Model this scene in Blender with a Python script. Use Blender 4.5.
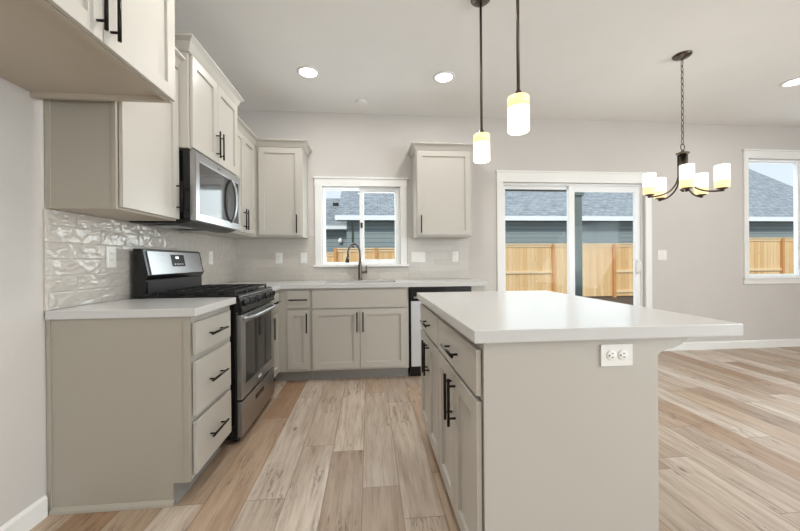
import bpy, bmesh, math, random
from mathutils import Vector, Matrix
random.seed(7)
S = bpy.context.scene
for o in list(bpy.data.objects): bpy.data.objects.remove(o, do_unlink=True)
COL = S.collection
PI = math.pi

# ---------------------------------------------------------------- camera
cam_d = bpy.data.cameras.new('camera'); cam = bpy.data.objects.new('camera', cam_d); COL.objects.link(cam)
a, b, r = .0902, .0016, -.0079
fw = Vector((math.sin(a)*math.cos(b), math.cos(a)*math.cos(b), -math.sin(b)))
rt = Vector((math.cos(a), -math.sin(a), 0)); up = rt.cross(fw)
rt2 = rt*math.cos(r)+up*math.sin(r); up2 = up*math.cos(r)-rt*math.sin(r)
M = Matrix((rt2, up2, -fw)).transposed().to_4x4(); M.translation = (1.4509, -3.8639, 1.1282)
cam.matrix_world = M
cam_d.sensor_width = 36; cam_d.lens = 341.7133*36/800; cam_d.shift_y = -4.515/800
cam_d.clip_start = .05; cam_d.clip_end = 200
S.camera = cam
# ---------------------------------------------------------------- view, sky, sun, daylight
S.view_settings.view_transform = 'Standard'; S.view_settings.look = 'None'
S.view_settings.gamma = 1; S.view_settings.use_curve_mapping = False
S.view_settings.exposure = 0.22
w = bpy.data.worlds.new('sky'); S.world = w; w.use_nodes = True
nt = w.node_tree; nt.nodes.clear()
out = nt.nodes.new('ShaderNodeOutputWorld'); bg = nt.nodes.new('ShaderNodeBackground')
tc = nt.nodes.new('ShaderNodeTexCoord'); sx = nt.nodes.new('ShaderNodeSeparateXYZ'); rp = nt.nodes.new('ShaderNodeValToRGB')
nt.links.new(tc.outputs['Generated'], sx.inputs[0]); nt.links.new(sx.outputs['Z'], rp.inputs[0])
nt.links.new(rp.outputs[0], bg.inputs[0]); nt.links.new(bg.outputs[0], out.inputs[0])
rp.color_ramp.elements[0].position = 0; rp.color_ramp.elements[0].color = (.84, .89, .94, 1)
rp.color_ramp.elements[1].position = .75; rp.color_ramp.elements[1].color = (.42, .60, .88, 1)
bg.inputs[1].default_value = 1.0

def sun(name, rot, e, col, ang):
    d = bpy.data.lights.new(name, 'SUN'); d.energy = e; d.color = col; d.angle = ang
    o = bpy.data.objects.new(name, d); o.rotation_euler = rot; COL.objects.link(o)
sun('sun', (math.radians(50), 0, math.radians(-24)), 2.3, (1, .95, .86), .01)
def area(name, loc, rot, sx_, sy_, e, col):
    d = bpy.data.lights.new(name, 'AREA'); d.shape = 'RECTANGLE'; d.size = sx_; d.size_y = sy_; d.energy = e; d.color = col
    o = bpy.data.objects.new(name, d); o.location = loc; o.rotation_euler = rot; COL.objects.link(o)
# added fill lights at made-up windows, behind the camera and on the right
area('added_fill_rear', (5.2, -8.35, 1.4), (math.radians(128), 0, 0), 5.2, 2.1, 30, (.86, .94, 1))
area('added_fill_right', (8.15, -6.4, 1.3), (math.radians(122), 0, math.radians(90)), 3.4, 2.3, 250, (.86, .94, 1))
# daylight through the three openings of the back wall
area('daylight_kitchen_window', (1.37, .2, 1.52), (math.radians(-90), 0, 0), .85, .85, 8, (.92, .97, 1))
area('daylight_patio_door', (3.9, .2, 1.05), (math.radians(-90), 0, 0), 1.7, 1.95, 9, (.95, .98, 1))
area('daylight_dining_window', (6.85, .2, 1.63), (math.radians(-90), 0, 0), 1.35, 1.4, 8, (.92, .97, 1))

# ---------------------------------------------------------------- materials
def lin(c):
    return tuple((x/255/12.92 if x/255 <= .04045 else ((x/255+.055)/1.055)**2.4) for x in c)
class NT:
    def __init__(s, name):
        s.m = bpy.data.materials.new(name); s.m.use_nodes = True; s.t = s.m.node_tree; s.t.nodes.clear()
        s.o = s.n('ShaderNodeOutputMaterial')
    def n(s, kind, **kw):
        x = s.t.nodes.new(kind)
        for k, v in kw.items():
            if k.startswith('i_'):
                key = k[2:]; key = int(key) if key.isdigit() else key.replace('_', ' ')
                if hasattr(v, 'node'): s.t.links.new(v, x.inputs[key])
                else: x.inputs[key].default_value = v
            else: setattr(x, k, v)
        return x
    def math(s, op, a, b=0, c=None):
        x = s.n('ShaderNodeMath', operation=op)
        for i, v in enumerate((a, b, c)):
            if v is None: continue
            if hasattr(v, 'node'): s.t.links.new(v, x.inputs[i])
            else: x.inputs[i].default_value = v
        return x.outputs[0]
    def mix(s, f, a, b, mode='MIX'):
        x = s.n('ShaderNodeMix', data_type='RGBA', blend_type=mode)
        for k, v in ((0, f), (6, a), (7, b)):
            if hasattr(v, 'node'): s.t.links.new(v, x.inputs[k])
            else: x.inputs[k].default_value = v if k == 0 else (*v[:3], 1)
        return x.outputs[2]
    def ramp(s, f, stops, interp='LINEAR'):
        x = s.n('ShaderNodeValToRGB'); s.t.links.new(f, x.inputs[0]); e = x.color_ramp.elements
        x.color_ramp.interpolation = interp
        while len(e) < len(stops): e.new(.5)
        for q, (p, c) in zip(e, stops): q.position = p; q.color = (*c[:3], 1)
        return x.outputs[0]
    def pos(s): return s.n('ShaderNodeNewGeometry').outputs['Position']
    def scaled(s, v, sc, loc=(0, 0, 0)):
        x = s.n('ShaderNodeMapping'); s.t.links.new(v, x.inputs[0]); x.inputs['Scale'].default_value = sc; x.inputs['Location'].default_value = loc
        return x.outputs[0]
    def noise(s, v, scale, detail=3, rough=.5):
        x = s.n('ShaderNodeTexNoise'); s.t.links.new(v, x.inputs['Vector']); x.inputs['Scale'].default_value = scale
        x.inputs['Detail'].default_value = detail; x.inputs['Roughness'].default_value = rough
        return x.outputs[0]
    def bump(s, h, strength, dist=.01):
        x = s.n('ShaderNodeBump'); s.t.links.new(h, x.inputs['Height']); x.inputs['Strength'].default_value = strength; x.inputs['Distance'].default_value = dist
        return x.outputs[0]
    def bsdf(s, col, rough=.5, metal=0, normal=None, **kw):
        x = s.n('ShaderNodeBsdfPrincipled')
        for k, v in (('Base Color', col), ('Roughness', rough), ('Metallic', metal)):
            if hasattr(v, 'node'): s.t.links.new(v, x.inputs[k])
            else: x.inputs[k].default_value = (*v[:3], 1) if k == 'Base Color' else v
        if normal: s.t.links.new(normal, x.inputs['Normal'])
        for k, v in kw.items(): x.inputs[k.replace('_', ' ')].default_value = v
        s.t.links.new(x.outputs[0], s.o.inputs[0]); return x
def plain(name, rgb, rough=.5, metal=0, var=.03, scale=3, bmp=0, bscale=60, **kw):
    t = NT(name); p = t.pos(); c = lin(rgb)
    n = t.noise(p, scale, 2)
    col = t.mix(n, tuple(x*(1-var) for x in c), tuple(min(1, x*(1+var)) for x in c))
    nr = t.bump(t.noise(p, bscale, 3), bmp, .002) if bmp else None
    t.bsdf(col, rough, metal, nr, **kw); return t.m
MT = {}
MT['wall'] = plain('wall_paint', (206, 201, 196), .75, bmp=.25, bscale=90)
MT['ceil'] = plain('ceiling_paint', (240, 239, 237), .85, bmp=.6, bscale=45)
MT['white'] = plain('white_trim_paint', (240, 239, 236), .35)
MT['vinyl'] = plain('white_vinyl', (243, 244, 244), .3)
MT['cab'] = plain('greige_cabinet_paint', (192, 187, 178), .34, var=.015, bmp=.08, bscale=150)
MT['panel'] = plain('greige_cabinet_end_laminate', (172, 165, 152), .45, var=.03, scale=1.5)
MT['cabin'] = plain('cabinet_underside_laminate', (190, 180, 165), .5, var=.03)
MT['toe'] = plain('grey_toe_kick_vinyl', (150, 147, 142), .35)
MT['handle'] = plain('dark_bronze_pull', (38, 34, 31), .3, .85)
MT['black'] = plain('black_enamel', (16, 16, 17), .22)
MT['blackm'] = plain('black_cast_iron', (20, 20, 21), .5, bmp=.2, bscale=200)
MT['dark'] = plain('dark_plastic', (34, 34, 35), .4)
MT['slot'] = plain('socket_slot_dark', (40, 38, 36), .6)
MT['plate'] = plain('white_plastic_plate', (238, 236, 231), .3)
MT['bronze'] = plain('brushed_bronze', (92, 84, 76), .3, .9)
MT['faucet'] = plain('dark_steel_faucet', (105, 98, 90), .28, .95)
MT['sinksteel'] = plain('sink_steel', (175, 175, 172), .3, 1)
MT['column'] = plain('grey_green_post_paint', (112, 121, 118), .6)
MT['siding'] = None
def m_steel():
    t = NT('brushed_stainless_steel'); p = t.scaled(t.pos(), (3, 3, 500)); n = t.noise(p, 3, 2)
    c = t.mix(n, lin((172, 173, 175)), lin((184, 185, 187)))
    t.bsdf(c, t.math('MULTIPLY_ADD', n, .04, .26), 1, None); return t.m
MT['steel'] = m_steel()
MT['glare_steel'] = plain('steel_painted_reflection', (214, 216, 219), .42, .35)  # dishwasher steel, window reflection imitated by a lighter base colour
def m_darkglass():
    t = NT('dark_appliance_glass'); n = t.noise(t.pos(), 8, 2)
    t.bsdf(t.mix(n, lin((24, 25, 27)), lin((32, 33, 35))), .05, 0, None, IOR=1.5); return t.m
MT['dglass'] = m_darkglass()
def m_meshglass():
    t = NT('perforated_microwave_window'); p = t.scaled(t.pos(), (1, 1, 1))
    wv = t.n('ShaderNodeTexVoronoi', i_Scale=420.0); t.t.links.new(p, wv.inputs['Vector'])
    c = t.ramp(wv.outputs['Distance'], [(.25, lin((60, 60, 62))), (.5, lin((22, 22, 23)))])
    t.bsdf(c, .06, 0, None, IOR=1.8); return t.m
MT['mglass'] = m_meshglass()
def m_quartz():
    t = NT('white_quartz'); p = t.pos(); n = t.noise(p, 260, 2); n2 = t.noise(p, 2.2, 3)
    c = t.mix(n, lin((200, 199, 196)), lin((214, 213, 211))); c = t.mix(t.math('MULTIPLY', n2, .25), c, lin((206, 205, 202)))
    t.bsdf(c, .17, 0, None, IOR=1.4); return t.m
MT['quartz'] = m_quartz()
def m_tile(name, axis):
    t = NT(name); s = t.n('ShaderNodeSeparateXYZ'); t.t.links.new(t.pos(), s.inputs[0])
    cb = t.n('ShaderNodeCombineXYZ'); t.t.links.new(s.outputs[axis], cb.inputs[0])
    t.t.links.new(t.math('SUBTRACT', s.outputs[2], .914), cb.inputs[1])
    if axis == 1: cb.inputs[2].default_value = 3.3
    def brick(ms, sm):
        br = t.n('ShaderNodeTexBrick', offset=.5, i_Scale=1.0)
        for k, v in (('Brick Width', .305), ('Row Height', .0775), ('Mortar Size', ms), ('Mortar Smooth', sm), ('Bias', 0)): br.inputs[k].default_value = v
        t.t.links.new(t.scaled(cb.outputs[0], (1, 1, 1), (2.03+.0 if axis == 1 else .1, 0, 0)), br.inputs['Vector'])
        return br
    br = brick(.0014, .1); br.inputs['Color1'].default_value = (*lin((198, 191, 182)), 1); br.inputs['Color2'].default_value = (*lin((206, 199, 190)), 1)
    br.inputs['Mortar'].default_value = (*lin((214, 209, 202)), 1)
    b2 = brick(.006, 1.0)
    # hand-made wavy glaze, each tile with its own undulation
    idn = t.n('ShaderNodeVectorMath', operation='ADD'); t.t.links.new(cb.outputs[0], idn.inputs[0])
    sc = t.n('ShaderNodeVectorMath', operation='SCALE'); t.t.links.new(br.outputs['Color'], sc.inputs[0]); sc.inputs['Scale'].default_value = 9
    t.t.links.new(sc.outputs[0], idn.inputs[1])
    n1 = t.n('ShaderNodeTexNoise', i_Scale=15.0, i_Detail=1.2, i_Distortion=.8); t.t.links.new(t.scaled(idn.outputs[0], (.75, 1.3, 1)), n1.inputs['Vector'])
    h = t.math('SUBTRACT', t.math('MULTIPLY', n1.outputs[0], .9), t.math('MULTIPLY', b2.outputs['Fac'], .12))
    nr = t.bump(h, .9, .014 if axis == 1 else .005)
    t.bsdf(br.outputs['Color'], .035, 0, nr, IOR=1.65); return t.m
MT['tileL'] = m_tile('glazed_subway_tile_left', 1); MT['tileB'] = m_tile('glazed_subway_tile_back', 0)
def m_floor():
    t = NT('wood_plank_floor'); s = t.n('ShaderNodeSeparateXYZ'); t.t.links.new(t.pos(), s.inputs[0])
    u = t.math('DIVIDE', t.math('SUBTRACT', s.outputs[0], 1.410-.183*30), .183); row = t.math('FLOOR', u); fu = t.math('FRACT', u)
    wn = t.n('ShaderNodeTexWhiteNoise', noise_dimensions='1D'); t.t.links.new(row, wn.inputs['W'])
    v = t.math('ADD', t.math('DIVIDE', s.outputs[1], 1.22), t.math('MULTIPLY', wn.outputs['Value'], 7.3))
    cl = t.math('FLOOR', v); fv = t.math('FRACT', v)
    cb = t.n('ShaderNodeCombineXYZ'); t.t.links.new(row, cb.inputs[0]); t.t.links.new(cl, cb.inputs[1])
    w2 = t.n('ShaderNodeTexWhiteNoise', noise_dimensions='2D'); t.t.links.new(cb.outputs[0], w2.inputs['Vector'])
    base = t.ramp(w2.outputs['Value'], [(0, lin((160, 127, 98))), (.2, lin((197, 175, 152))), (.4, lin((176, 155, 134))), (.6, lin((216, 201, 184))), (.8, lin((184, 168, 152))), (1, lin((222, 209, 194)))])
    off = t.n('ShaderNodeVectorMath', operation='SCALE'); t.t.links.new(w2.outputs['Color'], off.inputs[0]); off.inputs['Scale'].default_value = 20
    pp = t.n('ShaderNodeVectorMath', operation='ADD'); t.t.links.new(t.pos(), pp.inputs[0]); t.t.links.new(off.outputs[0], pp.inputs[1])
    g1 = t.noise(t.scaled(pp.outputs[0], (30, 2.8, 1)), 1, 6, .6)
    g2 = t.noise(t.scaled(pp.outputs[0], (120, 5, 1)), 1, 4, .6)
    g3 = t.noise(t.scaled(pp.outputs[0], (7, 1.1, 1)), 1, 3, .55)
    c = t.mix(t.ramp(g1, [(.42, (0, 0, 0)), (.68, (1, 1, 1))]), base, lin((132, 98, 70)))
    c = t.mix(.4, base, c)
    c = t.mix(t.math('MULTIPLY', t.ramp(g2, [(.5, (0, 0, 0)), (.72, (1, 1, 1))]), .38), c, lin((112, 88, 68)))
    c = t.mix(t.math('MULTIPLY', t.ramp(g3, [(.48, (0, 0, 0)), (.75, (1, 1, 1))]), .6), c, lin((142, 114, 88)))
    kn = t.n('ShaderNodeTexVoronoi', i_Scale=1.0); t.t.links.new(t.scaled(pp.outputs[0], (6.5, 2.4, 1)), kn.inputs['Vector'])
    wob = t.math('ADD', kn.outputs['Distance'], t.math('MULTIPLY', t.math('SUBTRACT', g1, .5), .22))
    c = t.mix(t.math('MULTIPLY', t.ramp(wob, [(.02, (1, 1, 1)), (.09, (0, 0, 0))]), .85), c, lin((74, 54, 40)))
    cr = t.noise(t.scaled(pp.outputs[0], (16, 1.5, 1)), 1, 5, .6); cm = t.noise(t.scaled(pp.outputs[0], (5, 2.2, 1)), 1, 2, .5)
    crk = t.math('MULTIPLY', t.ramp(t.math('ABSOLUTE', t.math('SUBTRACT', cr, .5)), [(.004, (1, 1, 1)), (.016, (0, 0, 0))]), t.ramp(cm, [(.5, (0, 0, 0)), (.6, (1, 1, 1))]))
    c = t.mix(t.math('MULTIPLY', crk, .6), c, lin((92, 68, 52)))
    du = t.math('MULTIPLY', t.math('MINIMUM', fu, t.math('SUBTRACT', 1, fu)), .183)
    dv = t.math('MULTIPLY', t.math('MINIMUM', fv, t.math('SUBTRACT', 1, fv)), 1.22)
    d = t.math('MINIMUM', du, dv); seam = t.ramp(d, [(.0006, (1, 1, 1)), (.0022, (0, 0, 0))])
    c = t.mix(t.math('MULTIPLY', seam, .55), c, lin((84, 66, 52)))
    h = t.math('SUBTRACT', t.math('MULTIPLY', g1, .25), seam)
    t.bsdf(c, t.math('MULTIPLY_ADD', g1, .15, .3), 0, t.bump(h, .25, .002)); return t.m
MT['floor'] = m_floor()
def m_glass():
    t = NT('window_glass'); tr = t.n('ShaderNodeBsdfTransparent'); gl = t.n('ShaderNodeBsdfGlossy', i_Roughness=0.0)
    tr.inputs[0].default_value = (.96, .98, .97, 1)
    bk = t.n('ShaderNodeNewGeometry').outputs['Backfacing']; f = t.n('ShaderNodeFresnel'); t.t.links.new(t.math('MULTIPLY_ADD', bk, 1/1.14-1.14, 1.14), f.inputs['IOR']); m = t.n('ShaderNodeMixShader')
    t.t.links.new(f.outputs[0], m.inputs[0]); t.t.links.new(tr.outputs[0], m.inputs[1]); t.t.links.new(gl.outputs[0], m.inputs[2])
    t.t.links.new(m.outputs[0], t.o.inputs[0]); return t.m
MT['glass'] = m_glass()
def emit(name, rgb, e, base=(240, 236, 225)):
    t = NT(name); n = t.noise(t.pos(), 20, 2); c = t.mix(n, lin(rgb), tuple(min(1, x*1.03) for x in lin(rgb)))
    x = t.bsdf(lin(base), .25); t.t.links.new(c, x.inputs['Emission Color']); x.inputs['Emission Strength'].default_value = e; return t.m
MT['shade'] = emit('lit_white_glass', (255, 250, 236), 1.2)
MT['amber'] = emit('lit_amber_glass', (255, 224, 158), .8, (205, 188, 150))
MT['led'] = emit('lit_lens', (255, 250, 240), 9)
MT['display'] = emit('lit_display_digits', (225, 240, 240), 1.0)
def m_fence(name, c1, c2):
    t = NT(name); s = t.n('ShaderNodeSeparateXYZ'); t.t.links.new(t.pos(), s.inputs[0])
    u = t.math('DIVIDE', s.outputs[0], .14); row = t.math('FLOOR', u); fu = t.math('FRACT', u)
    wn = t.n('ShaderNodeTexWhiteNoise', noise_dimensions='1D'); t.t.links.new(row, wn.inputs['W'])
    base = t.mix(wn.outputs['Value'], lin(c1), lin(c2))
    g = t.noise(t.scaled(t.pos(), (25, 25, 1.6)), 1, 4, .6)
    c = t.mix(t.math('MULTIPLY', t.ramp(g, [(.5, (0, 0, 0)), (.75, (1, 1, 1))]), .35), base, lin((196, 140, 84)))
    kn = t.n('ShaderNodeTexVoronoi', i_Scale=1.0); t.t.links.new(t.scaled(t.pos(), (8, 8, 3.2)), kn.inputs['Vector'])
    c = t.mix(t.math('MULTIPLY', t.ramp(kn.outputs['Distance'], [(.07, (1, 1, 1)), (.12, (0, 0, 0))]), .8), c, lin((130, 80, 45)))
    e = t.math('LESS_THAN', t.math('MINIMUM', fu, t.math('SUBTRACT', 1, fu)), .035)
    c = t.mix(t.math('MULTIPLY', e, .45), c, lin((150, 105, 60)))
    t.bsdf(c, .7); return t.m
MT['fence'] = m_fence('cedar_fence_boards', (236, 205, 158), (222, 178, 120))
MT['post'] = plain('cedar_post', (206, 150, 92), .7, var=.12, scale=9)
MT['rail'] = plain('pale_cedar_rail', (236, 208, 166), .7, var=.06, scale=9)
def m_siding():
    t = NT('lap_siding_paint'); s = t.n('ShaderNodeSeparateXYZ'); t.t.links.new(t.pos(), s.inputs[0])
    f = t.math('FRACT', t.math('DIVIDE', s.outputs[2], .19)); n = t.noise(t.scaled(t.pos(), (1, 1, 8)), 3, 3)
    c = t.mix(n, lin((140, 152, 155)), lin((154, 165, 168)))
    c = t.mix(t.math('LESS_THAN', f, .09), c, lin((84, 94, 98)))
    t.bsdf(c, .7, 0, t.bump(f, .5, .02)); return t.m
MT['siding'] = m_siding()
def m_shingle():
    t = NT('asphalt_shingles'); s = t.n('ShaderNodeSeparateXYZ'); t.t.links.new(t.pos(), s.inputs[0])
    cb = t.n('ShaderNodeCombineXYZ'); t.t.links.new(s.outputs[0], cb.inputs[0]); t.t.links.new(s.outputs[1], cb.inputs[1])
    br = t.n('ShaderNodeTexBrick', offset=.37, i_Scale=1.0)
    for k, v in (('Brick Width', .33), ('Row Height', .19), ('Mortar Size', .022), ('Mortar Smooth', .6), ('Bias', -.1)): br.inputs[k].default_value = v
    t.t.links.new(cb.outputs[0], br.inputs['Vector'])
    br.inputs['Color1'].default_value = (*lin((128, 134, 138)), 1); br.inputs['Color2'].default_value = (*lin((168, 172, 174)), 1); br.inputs['Mortar'].default_value = (*lin((92, 98, 104)), 1)
    n = t.noise(t.scaled(cb.outputs[0], (3.5, 6, 1)), 1, 4, .7)
    c = t.mix(t.ramp(n, [(.35, (0, 0, 0)), (.7, (1, 1, 1))]), br.outputs['Color'], lin((178, 180, 180)))
    c = t.mix(.75, br.outputs['Color'], c)
    t.bsdf(c, .9); return t.m
MT['shingle'] = m_shingle()
MT['ground'] = plain('bark_ground', (92, 74, 60), .95, var=.5, scale=14, bmp=1, bscale=20)
MT['conc'] = plain('concrete', (176, 172, 165), .85, var=.08, scale=6)
MT['soffit'] = plain('soffit_paint', (120, 124, 124), .8)
MT['sofflight'] = plain('white_exterior_trim', (240, 243, 246), .6)

# ---------------------------------------------------------------- mesh helpers
class MB:
    def __init__(s, f=None): s.bm = bmesh.new(); s.f = f or (lambda u, v, w: (u, v, w))
    def box(s, u0, u1, v0, v1, w0, w1, bev=0):
        t = bmesh.new(); bmesh.ops.create_cube(t, size=1)
        for q in t.verts:
            q.co = Vector(((u0+u1)/2+q.co.x*(u1-u0), (v0+v1)/2+q.co.y*(v1-v0), (w0+w1)/2+q.co.z*(w1-w0)))
        if bev: bmesh.ops.bevel(t, geom=t.edges[:]+t.verts[:], offset=bev, segments=2, profile=.7, affect='EDGES')
        s._add(t); return s
    def _add(s, t, smooth=False):
        for q in t.verts: q.co = Vector(s.f(*q.co))
        bmesh.ops.recalc_face_normals(t, faces=t.faces[:])
        mp = {q: s.bm.verts.new(q.co) for q in t.verts}
        for fc in t.faces:
            try: nf = s.bm.faces.new([mp[q] for q in fc.verts]); nf.smooth = smooth
            except ValueError: pass
        t.free()
    def cyl(s, p, q, r, r2=None, n=20, smooth=True):
        return s.tube([p, q], [r, r if r2 is None else r2], n, smooth)
    def tube(s, pts, r, n=12, smooth=True, closed=False):
        pts = [Vector(p) for p in pts]; rs = r if isinstance(r, (list, tuple)) else [r]*len(pts)
        t = bmesh.new(); rings = []; N = len(pts); prev = None
        for i, p in enumerate(pts):
            if closed: d = pts[(i+1) % N]-pts[i-1]
            else: d = pts[min(i+1, N-1)]-pts[max(i-1, 0)]
            d.normalize()
            if prev is None:
                x = d.orthogonal().normalized()
            else:
                x = (prev-d*prev.dot(d)).normalized()
            prev = x; y = d.cross(x)
            rings.append([t.verts.new(p+(x*math.cos(2*PI*k/n)+y*math.sin(2*PI*k/n))*rs[i]) for k in range(n)])
        for i in range(N if closed else N-1):
            A, B = rings[i], rings[(i+1) % N]
            for k in range(n): t.faces.new((A[k], A[(k+1) % n], B[(k+1) % n], B[k]))
        if not closed:
            t.faces.new(rings[0][::-1]); t.faces.new(rings[-1])
        s._add(t, smooth); return s
    def lathe(s, c, prof, n=32, smooth=True, axis=2, sc=(1, 1)):
        t = bmesh.new(); rings = []
        for (r, h) in prof:
            ring = []
            for k in range(n):
                x = r*math.cos(2*PI*k/n)*sc[0]; y = r*math.sin(2*PI*k/n)*sc[1]
                v = {2: (x, y, h), 0: (h, x, y), 1: (x, h, y)}[axis]
                ring.append(t.verts.new(Vector(c)+Vector(v)))
            rings.append(ring)
        for A, B in zip(rings, rings[1:]):
            for k in range(n): t.faces.new((A[k], A[(k+1) % n], B[(k+1) % n], B[k]))
        t.faces.new(rings[0][::-1]); t.faces.new(rings[-1]); s._add(t, smooth); return s
    def prism(s, poly, w0, w1, plane='uv'):
        # poly in (a,b); extruded along the third axis from w0 to w1
        t = bmesh.new(); mk = {'uv': lambda a, b, c: (a, b, c), 'uw': lambda a, b, c: (a, c, b), 'vw': lambda a, b, c: (c, a, b)}[plane]
        A = [t.verts.new(mk(a, b, w0)) for a, b in poly]; B = [t.verts.new(mk(a, b, w1)) for a, b in poly]
        n = len(poly); t.faces.new(A[::-1]); t.faces.new(B)
        for k in range(n): t.faces.new((A[k], A[(k+1) % n], B[(k+1) % n], B[k]))
        s._add(t); return s
    def faces(s, verts, fcs, smooth=False):
        t = bmesh.new(); v = [t.verts.new(p) for p in verts]
        for f in fcs: t.faces.new([v[i] for i in f])
        s._add(t, smooth); return s
def root_of(o):
    while o.parent: o = o.parent
    return o
def tag(o, label, cat, group=None):
    o['label'] = label; o['category'] = cat
    if group: o['group'] = group
    return o
def obj(name, mb, mat, parent=None, origin=None):
    me = bpy.data.meshes.new(name); bm = mb.bm
    if parent is not None: off = root_of(parent).location.copy()
    elif origin is not None: off = Vector(origin)
    else:
        xs = [v.co for v in bm.verts]
        off = Vector(((min(v.x for v in xs)+max(v.x for v in xs))/2, (min(v.y for v in xs)+max(v.y for v in xs))/2, min(v.z for v in xs)))
    for v in bm.verts: v.co -= off
    bm.to_mesh(me); bm.free()
    o = bpy.data.objects.new(name, me); COL.objects.link(o); me.materials.append(MT[mat] if isinstance(mat, str) else mat)
    if parent is not None: o.parent = parent
    else: o.location = off
    return o
def thing(name, label, cat, loc, group=None):
    o = bpy.data.objects.new(name, None); o.empty_display_size = .1; COL.objects.link(o); o.location = loc
    return tag(o, label, cat, group)
def struct(name, mb, mat, parent=None):
    o = obj(name, mb, mat, parent)
    if parent is None: o['kind'] = 'structure'
    return o
def sroot(name, loc):
    o = bpy.data.objects.new(name, None); COL.objects.link(o); o.location = loc; o['kind'] = 'structure'; return o
def copy_tree(o, parent=None):
    c = o.copy(); COL.objects.link(c); c.parent = parent
    for ch in [x for x in bpy.data.objects if x.parent == o]: copy_tree(ch, c)
    return c

# ---------------------------------------------------------------- room shell
H = 2.78; XR = 8.2; YB = -8.4; T = .15
struct('floor', MB().box(-T, XR+T, YB-T, T-.01, -.12, 0), 'floor')
struct('ceiling', MB().box(-T, XR+T, YB-T, T, H, H+.2), 'ceil')
struct('wall_left', MB().box(-T, 0, YB, T, 0, H), 'wall')
def wall_with_holes(lo, hi, holes, f):
    mb = MB(f); z1 = H; cur = lo
    for (a_, b_, c_, d_) in holes:
        mb.box(cur, a_, 0, T, 0, z1)
        if c_ > 0: mb.box(a_, b_, 0, T, 0, c_)
        mb.box(a_, b_, 0, T, d_, z1); cur = b_
    mb.box(cur, hi, 0, T, 0, z1); return mb
KW = (.93, 1.81, 1.085, 1.965); SD = (3.01, 4.79, 0, 2.035); DW = (6.165, 7.53, .885, 2.375)
struct('wall_back', wall_with_holes(0, XR, [KW, SD, DW], lambda u, v, w_: (u, v, w_)), 'wall')
struct('wall_right', wall_with_holes(YB, 0, [(-8.1, -4.7, .12, 2.45)], lambda u, v, w_: (XR+v, u, w_)), 'wall')
struct('wall_rear', wall_with_holes(0, XR, [(2.6, 7.8, .35, 2.45)], lambda u, v, w_: (u, YB-v, w_)), 'wall')
def bb(name, pts, axis):
    mb = MB()
    if axis == 'x': x0, x1, y = pts; mb.prism([(y, 0), (y, .095), (y-.006, .095), (y-.014, .082), (y-.014, 0)], x0, x1, 'vw')
    else: y0, y1, x = pts; mb.prism([(x, 0), (x, .095), (x+.006, .095), (x+.014, .082), (x+.014, 0)], y0, y1, 'uw')
    return mb
struct('baseboard_left', bb('', (YB, -2.205, 0), 'y'), 'white')
m_ = bb('', (2.62, 2.935, 0), 'x'); m2 = bb('', (4.865, XR, 0), 'x')
m_.bm.from_mesh((lambda me: (m2.bm.to_mesh(me), me)[1])(bpy.data.meshes.new('t')))
struct('baseboard_back', m_, 'white')
m_ = MB(); m_.box(XR-.014, XR, YB, -.02, 0, .095); struct('baseboard_right', m_, 'white')
m_ = MB(); m_.box(0.02, XR-.02, YB, YB+.014, 0, .095); struct('baseboard_rear', m_, 'white')

# backsplash tile
m_ = MB(); m_.box(0.001, .009, -2.2, -.009, .9145, 1.372); struct('trim_1', m_, 'tileL')
m_ = MB()
m_.box(.009, .86, -.009, -.001, .9145, 1.405); m_.box(.86, 1.885, -.009, -.001, .9145, 1.045); m_.box(1.885, 2.6, -.009, -.001, .9145, 1.405)
struct('trim_2', m_, 'tileB')

# ---------------------------------------------------------------- windows and the patio door
def sash(mb, x0, x1, z0, z1, y0, y1, w_):
    mb.box(x0, x0+w_, y0, y1, z0, z1, .002); mb.box(x1-w_, x1, y0, y1, z0, z1, .002)
    mb.box(x0+w_, x1-w_, y0, y1, z0, z0+w_, .002); mb.box(x0+w_, x1-w_, y0, y1, z1-w_, z1, .002)
def window(idx, hole, mid, cas, head):
    x0, x1, z0, z1 = hole; r_ = sroot('window_%d' % idx, ((x0+x1)/2, .05, z0))
    m = MB(); g = .002
    m.box(x0-cas, x0+g, -.018, -.0005, z0, z1, .002); m.box(x1-g, x1+cas, -.018, -.0005, z0, z1, .002)
    m.box(x0-cas-.004, x1+cas+.004, -.02, -.0005, z1, z1+head, .002)
    m.box(x0-cas-.018, x1+cas+.018, -.034, -.0005, z1+head, z1+head+.018, .003)
    obj('casing', m, 'white', r_)
    m = MB(); m.box(x0-cas-.02, x1+cas+.02, -.04, .03, z0-.022, z0+.001, .003); obj('sill', m, 'white', r_)
    if idx == 2:
        m = MB(); m.box(x0-cas-.01, x1+cas+.01, -.018, -.0005, z0-.085, z0-.022, .002); obj('apron', m, 'white', r_)
    m = MB(); sash(m, x0+g, x1-g, z0+g, z1-g, .035, .125, .016); obj('frame', m, 'vinyl', r_)
    for k, (a_, b_, y0, w_) in enumerate(((x0+.014, mid+.022, .085, .016), (mid-.026, x1-.014, .045, .045 if idx == 1 else .03))):
        m = MB(); sash(m, a_, b_, z0+.014, z1-.014, y0, y0+.03, w_); s_ = obj('sash', m, 'vinyl', r_)
        m = MB(); m.box(a_+w_, b_-w_, y0+.013, y0+.017, z0+.014+w_, z1-.014-w_); obj('pane', m, 'glass', s_)
        if k == 1 and idx == 1:
            m = MB(); m.box(a_+.01, a_+.032, y0-.008, y0, 1.50, 1.56, .002); obj('latch', m, 'dark', s_)
    return r_
window(1, KW, 1.375, .07, .078)
window(2, DW, 6.965, .06, .085)
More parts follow.
